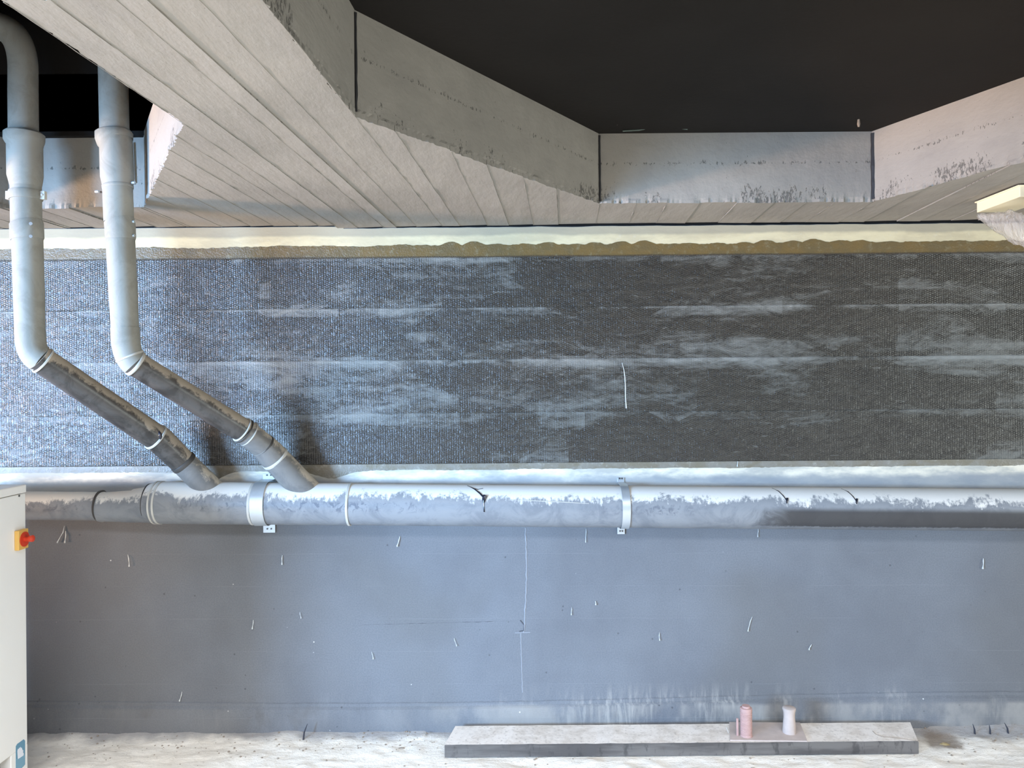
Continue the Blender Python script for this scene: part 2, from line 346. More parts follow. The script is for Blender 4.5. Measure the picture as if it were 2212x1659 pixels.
def nz(x, y=0.0, z=0.0): return noise.noise(Vector((x, y, z)))
def fbm(x, y=0.0, z=0.0): return nz(x, y, z) + 0.5 * nz(2.1 * x, 2.1 * y, 2.1 * z + 5) + 0.25 * nz(4.3 * x, 4.3 * y, 4.3 * z + 9)

# ------------------------------------------------------------------ ceiling slab and beams
ZS, ZC = CAM.z + 0.823, CAM.z + 1.144        # underside of beams, underside of slab
YN = -2.36                                   # outer edge of the slab, beyond it the sky
SH = 0.072                                   # the cross beams stand a few degrees off square to the wall
def sh(p): return Vector((p.x - SH * p.y, p.y))      # to the beams' own skew frame
def unsh(q): return (q[0] + SH * q[1], q[1])
SHX0, SHX1 = -2.98, -1.04                    # in the left bay the slab is open and the pipes rise into a dark duct
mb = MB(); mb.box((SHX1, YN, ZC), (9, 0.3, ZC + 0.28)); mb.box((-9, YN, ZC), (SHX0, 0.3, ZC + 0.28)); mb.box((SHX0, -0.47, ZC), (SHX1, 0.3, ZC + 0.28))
mb.box((-9, YN - 0.16, ZS - 0.01), (9, YN, ZC + 0.28)); mb.box((-9, 0.02, ZS - 0.03), (9, 0.14, ZC + 0.1)); mb.box((SHX0 - 0.1, YN - 0.0, ZC + 0.02), (SHX0, -0.40, ZC + 1.2)); mb.box((SHX1, YN, ZC + 0.02), (SHX1 + 0.1, -0.40, ZC + 1.2)); mb.box((SHX0 - 0.1, -0.47, ZC + 0.02), (SHX1 + 0.1, -0.37, ZC + 1.2))  # unseen downstand added to block sky light; added backing blackens the wall-top gap
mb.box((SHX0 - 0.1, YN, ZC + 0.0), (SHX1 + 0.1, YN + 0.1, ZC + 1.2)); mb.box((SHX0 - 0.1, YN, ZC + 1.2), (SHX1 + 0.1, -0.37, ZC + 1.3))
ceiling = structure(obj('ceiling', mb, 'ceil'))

cA = sh(PZ(400, 260, ZS)); cB = sh(PZ(325, 454, ZS)); cC = sh(PZ(768, 249, ZS)); cD = sh(PZ(1295, 439, ZS))
cE = sh(PZ(1893, 430, ZS)); cF = sh(PZ(2099, 376, ZS)); yF = (cB.y + cD.y + cE.y) / 3
slope = (cF.y - cE.y) / (cF.x - cE.x)
xR = cE.x + 0.72; xL = cB.x - 0.62
A0, A1 = cA.x, cC.x
corners = [(xL - 1.35, yF), (xL - 1.34, YN + 0.0), (xL - 0.72, YN), (xL - 0.715, yF - 1.05), (xL, yF), (cB.x, yF), (A0, cA.y), (A0, YN), (A1, YN), (A1, cC.y),
           (cD.x, yF), (cE.x, yF), (xR, yF + slope * 0.72), (xR + 0.005, YN), (xR + 0.6, YN), (xR + 0.61, yF)]
def dense(a, b, step=0.011):
    a = Vector(a); b = Vector(b); n = max(1, int((b - a).length / step)); return [a.lerp(b, i / n) for i in range(n)]
line = []; raw = []
for a, b in zip(corners[:-1], corners[1:]):
    seg = dense(a, b); t_ = (Vector(b) - Vector(a)).normalized(); nn_ = Vector((-t_.y, t_.x))
    for i, p in enumerate(seg):
        j = 0.0
        if 0 < i: j = 0.006 * fbm(p.x * 16, p.y * 16, 3.0) + 0.009 * nz(p.x * 60, p.y * 60, 1) - 0.012 * max(0, nz(p.x * 9, p.y * 9, 8) - 0.25)
        raw.append((p, p + nn_ * j))
raw.append((Vector(corners[-1]), Vector(corners[-1])))

def clip(poly, x, keep_right):
    out = []
    for i in range(len(poly)):
        a, b = poly[i - 1], poly[i]
        ia, ib = (a.x >= x) == keep_right, (b.x >= x) == keep_right
        if ia != ib:
            t_ = (x - a.x) / (b.x - a.x); out.append(a.lerp(b, t_))
        if ib: out.append(b)
    return out
region = [q for p, q in raw] + [Vector((corners[-1][0], 0.002)), Vector((corners[0][0], 0.002))]
# board marks: joints of the shuttering, read off the underside, all parallel to the beams
marks = [A0 - 1.9, A0 - 1.72, A0 - 1.58, A0 - 1.4, A0 - 1.25, A0 - 1.1, A0 - 0.93, A0 - 0.78, A0 - 0.60, A0 - 0.45, A0 - 0.33, A0 - 0.2, A0 - 0.1, A0,
         A0 + 0.1, A0 + 0.235, A0 + 0.30, A0 + 0.405, A1, A1 + 0.09, A1 + 0.235, A1 + 0.345, A1 + 0.47, A1 + 0.60, cD.x, cD.x + 0.17, cD.x + 0.31, cD.x + 0.46, cD.x + 0.63,
         cD.x + 0.8, cD.x + 0.95, cD.x + 1.08, cE.x, cE.x + 0.13, cE.x + 0.3, cE.x + 0.42, cE.x + 0.58, xR, xR + 0.16, xR + 0.3, xR + 0.45, xR + 0.61]
marks = [m for m in marks if m > corners[0][0] + 0.02]; marks = [corners[0][0]] + marks
groups = [(corners[0][0], xL, 'cross_beam', 'concrete cross beam at the far left edge'), (xL, cB.x, 'edge_beam', None),
          (cB.x, cD.x, 'cross_beam', 'wide board-marked concrete beam flaring out towards the wall'),
          (cD.x, cE.x, 'edge_beam', None), (cE.x, 9.0, 'cross_beam', 'concrete beam running out of frame at the right')]
H1 = 0.012
for gi, (g0, g1, nm, lab) in enumerate(groups):
    mb = MB()
    ms = sorted(set([g0] + [m for m in marks if g0 + 0.02 < m < g1 - 0.02] + [min(g1, corners[-1][0])]))
    for x0, x1 in zip(ms[:-1], ms[1:]):
        poly = clip(clip(region, x0 + 0.0005, True), x1 - 0.0005, False)
        if len(poly) < 3: continue
        off = random.uniform(-0.0018, 0.0018); tl = random.uniform(-0.02, 0.035); drop = 0.012 * max(0.0, min(1.0, 1 - (x0 - A0) / (cD.x - A0))) if x0 > A0 - 0.01 else 0.0
        # subdivide the board lengthways is not needed: it is flat, a little tilted about its long axis
        f0 = lambda q, off=off, tl=tl, x0=x0, drop=drop: (unsh(q)[0], q[1], ZS + off + tl * (q.x - x0) - drop)
        f1 = lambda q: (unsh(q)[0], q[1], ZS + H1)
        mb.prism(poly, f0, f1)
        if x0 > g0 + 0.01 or gi > 0:                      # ragged mortar fin squeezed out of the shutter joint
            ya2 = min(q.y for q in poly if abs(q.x - x0) < 0.02) + 0.01; L_ = 0.0 - ya2; nn2 = max(6, int(L_ / 0.03)); ph = random.random() * 50
            mb.tube([(unsh((x0, ya2 + L_ * k / nn2))[0] + 0.003 * fbm(k * .17, ph), ya2 + L_ * k / nn2, ZS + off - drop - 0.0005) for k in range(nn2 + 1)],
                    [max(0.0006, 0.0035 * (fbm(k * .35, ph + 9) + 0.15)) for k in range(nn2 + 1)], 5)
    for i in range(len(raw) - 1):
        (p0, q0), (p1, q1) = raw[i], raw[i + 1]; mx = (p0.x + p1.x) / 2
        if not (g0 <= mx < g1): continue
        rows = []
        for z, w in ((ZS + H1, 1.0), (ZS + 0.022, 0.3), (ZS + 0.045, 0.0), (ZC + 0.02, 0.0)):
            a = p0.lerp(q0, w); b = p1.lerp(q1, w)
            rows.append(((unsh(a)[0], a.y, z), (unsh(b)[0], b.y, z)))
        for (a, b), (c, d) in zip(rows[:-1], rows[1:]): mb.add([a, b, d, c], [(0, 1, 2, 3)])
    o = obj(nm, mb, 'conc', ceiling)
    if lab: o['label'] = lab
# upright open joint where the wide beam meets its flare
def upright_joint(c, w=0.006):
    x, y = unsh(c); m_ = MB()
    pts = [(x + 0.003 + 0.002 * nz(k * 1.7), y - 0.004, ZS + 0.01 + (ZC - ZS - 0.02) * k / 12) for k in range(13)]
    return m_.tube(pts, [w * (0.6 + 0.5 * abs(nz(k * 3.1, 4))) for k in range(13)], 6)
for nm, c in (('shutter_joint', cC), ('shutter_joint', Vector((cE.x, yF))), ('shutter_joint', Vector((cD.x, yF)))):
    obj(nm, upright_joint(c, 0.014 if c.x > 1.4 else 0.007), 'dark', ceiling)

# ------------------------------------------------------------------ back wall with its bands
xg = PZ(745, 492, ZS).x
def gap(x): return (0.013 + 0.004 * fbm(x * 5, 2)) if x > xg else 0.0025 + 0.002 * abs(fbm(x * 5, 7))
mb = MB(); N_ = 520; xs = [-5 + 10 * i / N_ for i in range(N_ + 1)]
rows = []
for x in xs:
    zt = ZS - gap(x)
    zs_ = [(-0.3, 0.0), (ZW(1580), 0.0), (ZW(1100), 0.0), (ZW(700), 0.0), (zt - 0.03, 0.0), (zt, 0.0), (zt + 0.0, 0.30)]
    rows.append([(x, y, z) for z, y in zs_])
for r0, r1 in zip(rows[:-1], rows[1:]):
    for a, b, c, d in zip(r0[:-1], r1[:-1], r1[1:], r0[1:]): mb.add([a, b, c, d], [(0, 1, 2, 3)])
wall = structure(obj('wall_back', mb, 'wall'))
# upper storey behind the slab edge, unseen but shading
mb = MB(); mb.box((-9, 0.15, -0.3), (9, 0.45, 6.0)); structure(obj('wall_outer', mb, 'wall'))

def band(name, top, bot, thick, mat, x0=-3.2, x1=3.2, n=640, parent=wall, top_t=0.0, bot_t=0.0):
    m_ = MB(); R = []
    for i in range(n + 1):
        x = x0 + (x1 - x0) * i / n; a, b = top(x), bot(x)
        R.append([(x, 0.002, a), (x, -thick, a - 0.002), (x, -thick, (a + b) / 2), (x, -thick, b + 0.002), (x, 0.002, b)])
    for r0, r1 in zip(R[:-1], R[1:]):
        for a, b, c, d in zip(r0[:-1], r1[:-1], r1[1:], r0[1:]): m_.add([a, b, c, d], [(0, 1, 2, 3)])
    return obj(name, m_, mat, parent)
def resin_top(x):
    big = 0.5 * fbm(x * 2.2, 11); tooth = abs(nz(x * 8, 3)) * (1.3 if x > -0.4 else 0.3)
    return ZW(529) + 0.018 * big + 0.030 * tooth + 0.004 * fbm(x * 40, 1)
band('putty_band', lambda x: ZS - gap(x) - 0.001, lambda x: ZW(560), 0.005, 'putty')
band('resin_band', resin_top, lambda x: ZW(562), 0.0065, 'resin')
band('skim_coat', lambda x: ZW(990), lambda x: ZW(1086) + 0.01 * fbm(x * 3), 0.004, 'skim')
def res_bot(x):
    k = 0.5 * fbm(x * 3.1, 21)
    dip = 0.05 * math.exp(-((x + 1.56) / 0.09) ** 2) + 0.04 * math.exp(-((x + 0.93) / 0.10) ** 2)
    return ZW(1014) + 0.012 * k - 0.006 * abs(nz(x * 30, 5)) - dip
band('resin_band', lambda x: ZW(985), res_bot, 0.0055, 'resin2')['label'] = 'grey-brown resin smear below the carbon fibre'
# plinth course at the wall foot
mb = MB(); R = []
for i in range(301):
    x = -5 + 10 * i / 300
    zt = ZW(1520 + 7 * math.sin(x * 1.1 + 2.2)) + 0.003 * fbm(x * 7, 2)
    R.append([(x, 0.002, zt + 0.030), (x, -0.006, zt + 0.024 + 0.003 * nz(x * 20)), (x, -0.008, zt + 0.010), (x, -0.020 - 0.003 * nz(x * 9), zt - 0.002), (x, -0.020, zt - 0.05), (x, -0.016, -0.2)])
for r0, r1 in zip(R[:-1], R[1:]):
    for a, b, c, d in zip(r0[:-1], r1[:-1], r1[1:], r0[1:]): mb.add([a, b, c, d], [(0, 1, 2, 3)])
obj('plinth', mb, 'wall', wall)
# upright mortar seam on the wall
mb = MB(); pts = []
for k in range(60):
    y = 1140 + (1366 - 1140) * k / 59; x = 1134 + 3.5 * math.sin(k * 0.06 + 0.2) + 1.6 * nz(k * 0.4); pts.append(W(x, y, -0.001))
mb.tube(pts, [0.003 + 0.0032 * abs(nz(k * 0.9, 7)) for k in range(60)], 6)
pts = [W(1125 + 1.0 * nz(k * 0.5, 2) + k * 0.12, 1368 + 128 * k / 30, -0.001) for k in range(31)]
mb.tube(pts, 0.0024, 6); mb.tube([W(1112, 1367, 0), W(1146, 1366, 0)], 0.0025, 6)
obj('mortar_seam', mb, m_plain('grey_mortar', (150, 152, 156), 0.8), wall)
mb = MB()
mb.tube([W(780 + 12 * k, 1350 - 0.33 * k + 1.3 * nz(k * 0.6, 3), -0.001) for k in range(29)], [0.0012 + 0.0012 * abs(nz(k * 0.5, 9)) for k in range(29)], 5)
mb.tube([W(1124, 1340, 0), W(1132, 1350, 0), W(1131, 1362, 0), W(1122, 1364, 0)], 0.003, 6)
mb.tube([W(700 + 8 * k, 1296 - 0.3 * k + nz(k, 5), -0.001) for k in range(26)], 0.0009, 5)
obj('hairline_crack', mb, m_plain('crack_dark', (84, 84, 88), 0.9), wall)
# pale hardened drips on the lower wall
drips = [((139, 1136), (136, 1150), (130, 1160), (124, 1171), .0032), ((142, 1147), (142, 1156), (141, 1165), (140, 1171), .0034), ((276, 1198), (278, 1207), (279, 1216), (279, 1222), .0032),
         ((610, 1199), (609, 1206), (609, 1213), (609, 1218), .0036), ((864, 1158), (862, 1166), (860, 1173), (858, 1179), .0034), ((547, 1339), (547, 1345), (546, 1351), (545, 1357), .0034),
         ((648, 1322), (648, 1326), (649, 1330), (650, 1334), .002), ((803, 1408), (804, 1413), (805, 1417), (806, 1422), .002), ((393, 1494), (392, 1501), (390, 1508), (388, 1513), .0032),
         ((389, 1533), (388, 1540), (387, 1546), (386, 1552), .0034), ((491, 1532), (491, 1539), (491, 1546), (490, 1552), .0024), ((1625, 1332), (1621, 1342), (1618, 1353), (1616, 1362), .0026),
         ((2124, 1206), (2124, 1212), (2124, 1220), (2123, 1227), .0042), ((1753, 1392), (1751, 1396), (1749, 1399), (1748, 1402), .003), ((1235, 1312), (1235, 1317), (1234, 1323), (1234, 1327), .002),
         ((1286, 1298), (1286, 1300), (1287, 1303), (1287, 1305), .003), ((1425, 1366), (1424, 1372), (1424, 1377), (1425, 1382), .0024), ((981, 1378), (982, 1383), (984, 1389), (986, 1394), .0018),
         ((1266, 1142), (1266, 1150), (1265, 1160), (1265, 1170), .0016), ((1638, 1142), (1638, 1148), (1637, 1153), (1637, 1158), .002), ((1595, 985), (1594, 992), (1594, 998), (1593, 1006), .003)]
for a, b, c, d, r in drips:
    m_ = MB(); m_.tube([W(*a, 0.003), W(*b, 0.007), W(*c, 0.008), W(*d, 0.009)], [r * 0.3, r * 0.75, r * 0.45, r * 0.9], 8)
    m_.tube([W(d[0], d[1] - 1, 0.009), W(d[0], d[1] + 2, 0.009)], r * 1.05, 8)
    obj('drip', m_, 'drip', wall, smooth=True)

# ------------------------------------------------------------------ carbon fibre sheets
sheet_rows = [(555.5, 665, 'topmost black carbon fibre sheet, looped fringe against the amber resin'),
              (664, 777, 'second carbon fibre sheet down, grey scuffed at its right end'),
              (776, 892, 'third carbon fibre sheet down, with the long white upright scratch'),
              (891, 1000, 'lowest carbon fibre sheet, just above the main drain pipe')]
for k, (ya, yb, lab) in enumerate(sheet_rows):
    za, zb = ZW(ya), ZW(yb); th = 0.008 + 0.0016 * k; m_ = MB(); n = 640; R = []
    for i in range(n + 1):
        x = -3.15 + 6.3 * i / n; e = 0.0018 * fbm(x * 3, k * 7)
        bu = 0.0012 * fbm(x * 6, k * 3)
        R.append([(x, 0.001, za + e), (x, -th + 0.001, za + e), (x, -th - bu, za + e - 0.004), (x, -th - 0.0006 * fbm(x * 5, 9 + k), (za + zb) / 2), (x, -th - bu, zb + 0.003), (x, -th + 0.002, zb), (x, 0.001, zb)])
    for r0, r1 in zip(R[:-1], R[1:]):
        for a, b, c, d in zip(r0[:-1], r1[:-1], r1[1:], r0[1:]): m_.add([a, b, c, d], [(0, 1, 2, 3)])
    o = obj('carbon_fibre_sheet', m_, 'carbon', origin=(0, 0, zb)); tag(o, lab, 'carbon fibre sheet', 'carbon fibre sheets glued along the wall')
    if k == 0:                                            # the cut edge is a row of weave loops
        fr = MB(); x = -2.85
        while x < 2.85:
            z0 = za + 0.0018 * fbm(x * 3, 0) - 0.001; h = 0.0045 + 0.0015 * random.random()
            fr.tube([(x - 0.0042, -0.0095, z0), (x - 0.003, -0.011, z0 + h * 0.8), (x, -0.0115, z0 + h), (x + 0.003, -0.011, z0 + h * 0.8), (x + 0.0042, -0.0095, z0)], 0.0012, 5, False)
            x += 0.0121
        f_ = obj('fringe', fr, 'dring', o); f_['kind'] = 'stuff'
    if k == 2:
        m_ = MB(); pts = [W(1345 + a, b, th + 0.001) for a, b in ((-1, 784), (3, 800), (5, 815), (6, 835), (6, 855), (7, 868), (8, 882))]
        m_.tube(pts, [.0014, .0018, .0022, .0024, .0022, .0026, .0034], 6); obj('scratch', m_, 'drip', o)

# ------------------------------------------------------------------ floor
mb = MB()
def axis(vals):
    out = []
    for (a, b, n) in vals: out += [a + (b - a) * i / n for i in range(n)]
    return out + [vals[-1][1]]
ax = axis([(-25, -3.2, 12), (-3.2, 3.2, 400), (3.2, 25, 12)]); ay = axis([(-25, -1.2, 12), (-1.2, 0.02, 90)])
def fz(x, y):
    if abs(x) > 3.3 or y < -1.3: return 0.0
    bank = max(0.0, 1 + (y + 0.01) / 0.13); bank = bank * bank * (0.022 + 0.016 * fbm(x * 1.3, 4) + 0.006 * math.exp(-((x - 2.4) / 0.5) ** 2))
    under = 1.0 if not (-0.45 < x < 2.12 and y > -0.30) else 0.25
    h = 0.010 * fbm(x * 3, y * 5) + 0.005 * fbm(x * 13, y * 20, 3) + 0.0022 * fbm(x * 40, y * 50, 6)
    edge = min(1.0, (3.3 - abs(x)) / 0.3, (y + 1.3) / 0.3)
    return (bank * (1.0 if under == 1.0 else 0.5) + h * under - 0.004) * edge
vs = [(x, y, fz(x, y)) for y in ay for x in ax]; nx = len(ax)
mb.add(vs, [(j * nx + i, j * nx + i + 1, (j + 1) * nx + i + 1, (j + 1) * nx + i) for j in range(len(ay) - 1) for i in range(nx - 1)])
structure(obj('floor', mb, 'floor', smooth=True))

# grit strewn on the floor: nobody could count it
mb = MB()
def stone(m_, c, r):
    vs = []; a = random.random() * 6
    for k, (zz, rr) in enumerate(((-0.5, 0.7), (0.1, 1.0), (0.55, 0.6))):
        for j in range(6):
            t_ = a + j * math.pi / 3; q = rr * random.uniform(0.75, 1.2); vs.append((c[0] + r * q * math.cos(t_), c[1] + r * q * math.sin(t_), c[2] + r * zz * 0.8))
    vs.append((c[0], c[1], c[2] + r * 0.6)); fs = []
    for k in range(2):
        for j in range(6): fs.append((k * 6 + j, k * 6 + (j + 1) % 6, (k + 1) * 6 + (j + 1) % 6, (k + 1) * 6 + j))
    for j in range(6): fs.append((12 + j, 12 + (j + 1) % 6, 18))
    m_.add(vs, fs)
for k in range(420):
    x = random.uniform(-2.3, 2.6); y = -abs(random.gauss(0, 0.16)) - 0.02
    if y < -0.42 or (-0.36 < x < 2.03 and y > -0.25): continue
    r = random.choice([0.002, 0.003, 0.004, 0.006]); stone(mb, (x, y, fz(x, y) + r * 0.3), r)
g_ = obj('grit', mb, 'stone'); g_['kind'] = 'stuff'; tag(g_, 'small stones and grit scattered on the dusty floor', 'grit')

# a few larger bits lying along the wall foot
def lump(label, px, r, mat, name='mortar_lump', sq=0.6, cat='rubble'):
    p = PZ(px[0], px[1], 0.02); p.z = fz(p.x, p.y); m_ = MB(); vs = []; fs = []; n1, n2 = 7, 10
    for i in range(n1):
        th = math.pi * i / (n1 - 1) * 0.62
        for j in range(n2):
            a = 2 * math.pi * j / n2; q = r * (1 + 0.35 * nz(i * .9, j * .9, px[0]))
            vs.append((p.x + q * 1.4 * math.sin(th) * math.cos(a), p.y + q * 0.7 * math.sin(th) * math.sin(a), p.z + q * sq * (math.cos(th) - 0.3)))
    for i in range(n1 - 1):
        for j in range(n2): fs.append((i * n2 + j, i * n2 + (j + 1) % n2, (i + 1) * n2 + (j + 1) % n2, (i + 1) * n2 + j))
    m_.add(vs, fs); return tag(obj(name, m_, mat, origin=p, smooth=True), label, cat)
lump('ochre clod on the damp patch right of the plank', (2040, 1597), 0.018, 'ochre')
lump('small brown lump on the floor below the grey wall, left of the plank', (868, 1605), 0.014, 'stone')
for px, h, lean, lab in (((655, 1573), 0.040, 0.25, 'dark splinter standing at the wall foot between cabinet and plank'),
                         ((2106, 1569), 0.020, -0.15, 'leftmost of three dark stubs at the wall foot on the far right'),
                         ((2139, 1570), 0.016, -0.05, 'middle of three dark stubs at the wall foot on the far right'),
                         ((2178, 1569), 0.032, -0.30, 'rightmost and tallest of three dark stubs at the wall foot')):
    b = P(px[0], px[1], D - 0.075); z0 = fz(b.x, b.y) - 0.004; m_ = MB()
    z1 = b.z + h * 0.5
    m_.tube([(b.x, b.y, z0), (b.x + lean * 0.25 * (z1 - z0), b.y, (z0 + z1) / 2), (b.x + lean * (z1 - z0), b.y + 0.004, z1)], [0.0045, 0.004, 0.0012], 7)
    tag(obj('splinter', m_, 'rust', origin=(b.x, b.y, z0)), lab, 'splinter', 'dark splinters sticking up along the wall foot')

# ------------------------------------------------------------------ pipes
def lerp(a, b, t_): return a + (b - a) * t_
def ring_band(m_, a, b, r, seg=40): m_.tube([a, lerp(a, b, 0.12), lerp(a, b, 0.88), b], [r * 0.975, r, r, r * 0.975], seg)
def vstack(parent, rows, dv):
    """rows: (name, material, [(x_left, x_right, y), ...]) drawn as turned sections at distance dv"""
    for nm, mat, prof in rows:
        pts = []; rad = []
        for xl, xr, y in prof:
            pts.append(P((xl + xr) / 2, y, dv)); rad.append((xr - xl) / 2 * dv / F * 0.995)
        m_ = MB(); m_.tube(pts, rad, 40); obj(nm, m_, mat, parent, smooth=True)
def arc3(p0, p1, p2, n=14):                               # rounded corner: quadratic curve
    return [p0.lerp(p1, t_).lerp(p1.lerp(p2, t_), t_) for t_ in [i / n for i in range(n + 1)]]
DV = 3.33; RV = 0.0575

# left downpipe
base = P(455, 1050, 3.83)
lp = thing('downpipe', 'left grey downpipe with curved top, nearest the cabinet', 'pipe', base, 'grey downpipes slanting into the main pipe')
e0, e1, e2 = P(50, 150, DV), P(49, 57, DV), P(-70, 52, DV + 0.02)
m_ = MB(); m_.tube([P(50, 200, DV)] + arc3(e0, e1, P(-20, 55, DV)) + [P(-370, 52, DV + 0.02)], RV, 40); obj('upper_bend', m_, 'vpipe', lp, smooth=True)
vstack(lp, [
    ('pipe_length', 'vpipe', [(21, 79, 197), (22, 80, 290)]),
    ('socket', 'vpipe', [(17, 88, 286), (13, 92, 290), (13, 92, 302), (16, 91, 308), (19, 88, 314), (20, 89, 380), (24, 87, 396), (26, 85, 406)]),
    ('pipe_length', 'vpipe', [(26, 86, 404), (27, 87, 484)]),
    ('sleeve', 'vpipe', [(25, 88, 480), (25, 90, 484), (26, 91, 514), (28, 90, 518)]),
    ('pipe_length', 'vpipe', [(29, 89, 515), (33, 93, 640), (36, 94, 718)]),
], DV)
m_ = MB(); ring_band(m_, P(55, 413, DV), P(56, 432, DV), 0.0655)
c = obj('bracket_ring', m_, 'vpipe', lp, smooth=True)
for sx_ in (-1, 1):
    q = P(56 + sx_ * 37, 422, DV); m_ = MB(); m_.box((q.x - .011, q.y - .008, q.z - .018), (q.x + .011, q.y + .012, q.z + .018)); m_.cyl(q + Vector((0, -.012, 0)), q + Vector((0, 0, 0)), .006, 10)
    obj('bracket_lug', m_, 'ring', lp, bevel=0.002)
for y in (489, 516):
    q = P(83, y, DV) + Vector((-0.002, -0.048, 0)); m_ = MB(); m_.cyl(q, q + Vector((0.006, -0.012, 0)), 0.007, 8); obj('screw', m_, 'zinc', lp)
# elbow and slant
j0, j1, j2 = P(65, 716, DV), P(67, 777, DV), P(98, 782, DV + 0.03)
a0 = P(92, 779, DV + 0.012)
m_ = MB(); m_.tube([P(65, 712, DV)] + arc3(P(66, 735, DV), P(68, 766, DV), a0, 12), RV * 1.02, 40); obj('elbow', m_, 'vpipe', lp, smooth=True)
m_ = MB(); ring_band(m_, lerp(a0, P(350, 945, 3.72), -0.004), lerp(a0, P(350, 945, 3.72), 0.010), RV * 1.09); obj('elbow_rim', m_, 'ring', lp, smooth=True)
s1 = P(345, 950, 3.72); s2 = P(396, 999, 3.79)
m_ = MB(); m_.tube([lerp(a0, s1, -0.03), lerp(a0, s1, 0.35), lerp(a0, s1, 0.7), lerp(a0, s1, 0.995)], [RV, RV * 1.02, RV * 1.05, RV * 1.08], 40); obj('slanting_pipe', m_, 'dpipe', lp, smooth=True)
m_ = MB(); m_.tube([lerp(a0, s1, 0.97), s1, s2], [RV * 1.13, RV * 1.12, RV * 1.05], 40); obj('socket', m_, 'dpipe', lp, smooth=True)
m_ = MB(); ring_band(m_, lerp(a0, s1, 0.955), lerp(a0, s1, 0.972), RV * 1.17); obj('seal_ring', m_, 'ring', lp, smooth=True)
m_ = MB(); ring_band(m_, lerp(s1, s2, 0.93), lerp(s1, s2, 1.08), RV * 1.12); obj('seal_ring', m_, 'dring', lp, smooth=True)
m_ = MB(); m_.tube([s2, P(450, 1052, 3.84), P(480, 1082, 3.86)], [RV * 1.06, RV * 1.08, RV * 1.08], 40); obj('branch', m_, 'bpipe', lp, smooth=True)
m_ = MB(); q0 = P(344, 932, 3.60); m_.tube([q0 + Vector((0, 0.0, 0)), q0 + Vector((.006, -.006, -.012)), q0 + Vector((.008, -.004, -.026)), q0 + Vector((.006, -.002, -.036))], [.003, .008, .007, .004], 10)
obj('resin_drip', m_, 'bdrip', lp, smooth=True)

# right downpipe
rp = thing('downpipe', 'right grey downpipe with orange-lit socket, partly hidden by the beam above', 'pipe', P(655, 1060, 3.83), 'grey downpipes slanting into the main pipe')
vstack(rp, [
    ('pipe_length', 'vpipe', [(212, 270, -60), (215, 274, 150), (218, 277, 290)]),
    ('socket', 'vpipe', [(212, 280, 284), (209, 284, 288), (209, 284, 300), (212, 283, 306), (217, 285, 312), (220, 287, 384), (223, 285, 398), (224, 284, 404)]),
    ('pipe_length', 'vpipe', [(224, 284, 402), (227, 287, 480)]),
    ('sleeve', 'vpipe', [(227, 288, 476), (228, 290, 481), (230, 291, 512), (232, 290, 518)]),
    ('pipe_length', 'vpipe', [(231, 289, 515), (238, 295, 640), (243, 298, 712)]),
], DV)
m_ = MB(); ring_band(m_, P(254, 400, DV), P(255, 408, DV), 0.0625); obj('bracket_ring', m_, 'vpipe', rp, smooth=True)
m_ = MB(); q = P(291, 308, DV + 0.04); m_.cyl(q, P(294, 395, DV + 0.04), 0.005, 8); m_.cyl(P(293, 396, DV + 0.04), P(280, 396, DV + 0.02), 0.005, 8); obj('hanger_rod', m_, 'vpipe', rp)
for x, y in ((292, 480), (292, 510), (215, 415), (293, 396)):
    q = P(x, y, DV); m_ = MB(); m_.cyl(q + Vector((-0.012, -0.01, 0)), q + Vector((0.004, -0.014, 0)), 0.006, 8); obj('screw', m_, 'zinc', rp)
m_ = MB(); m_.cyl(P(216, 415, DV + .01), P(232, 415, DV + .01), 0.004, 8); obj('screw', m_, 'screw', rp)
a0 = P(292, 785, DV + 0.015)
m_ = MB(); m_.tube([P(270, 708, DV)] + arc3(P(271, 728, DV), P(273, 770, DV), a0, 12), RV * 1.0, 40); obj('elbow', m_, 'vpipe', rp, smooth=True)
k0 = arc3(P(271, 728, DV), P(273, 770, DV), a0, 12)
m_ = MB(); ring_band(m_, k0[7], k0[8], RV * 1.045); obj('elbow_rim', m_, 'ring', rp, smooth=True)
s1 = P(527, 931, 3.68)
m_ = MB(); ring_band(m_, lerp(a0, s1, -0.01), lerp(a0, s1, 0.015), RV * 1.04); obj('elbow_rim', m_, 'ring', rp, smooth=True)
m_ = MB(); m_.tube([lerp(a0, s1, -0.03), lerp(a0, s1, 0.5), s1], [RV * 0.94, RV * 0.96, RV * 0.98], 40); obj('slanting_pipe', m_, 'dpipe', rp, smooth=True)
for t0 in (0.975, 1.0, 1.045):
    m_ = MB(); ring_band(m_, lerp(a0, s1, t0), lerp(a0, s1, t0 + 0.010), RV * 1.10); obj('seal_ring', m_, 'ring' if t0 != 1.0 else 'dring', rp, smooth=True)
s2 = P(569, 964, 3.75); s3 = P(594, 990, 3.79)
m_ = MB(); m_.tube([s1, lerp(s1, s2, 0.5), s2], [RV * 1.03, RV * 1.05, RV * 1.05], 40); obj('socket', m_, 'bpipe', rp, smooth=True)
m_ = MB(); ring_band(m_, lerp(s1, s2, 0.96), lerp(s1, s2, 1.06), RV * 1.09); obj('seal_ring', m_, 'dring', rp, smooth=True)
m_ = MB(); m_.tube([s2, lerp(s2, s3, .6), s3], [RV * 1.08, RV * 1.16, RV * 1.18], 40); obj('adapter', m_, 'bpipe', rp, smooth=True)
m_ = MB(); ring_band(m_, lerp(s2, s3, 0.92), lerp(s2, s3, 1.12), RV * 1.22); obj('seal_ring', m_, 'ring', rp, smooth=True)
m_ = MB(); m_.tube([s3, P(650, 1048, 3.84), P(690, 1088, 3.86)], [RV * 1.17, RV * 1.2, RV * 1.2], 40); obj('branch', m_, 'bpipe', rp, smooth=True)

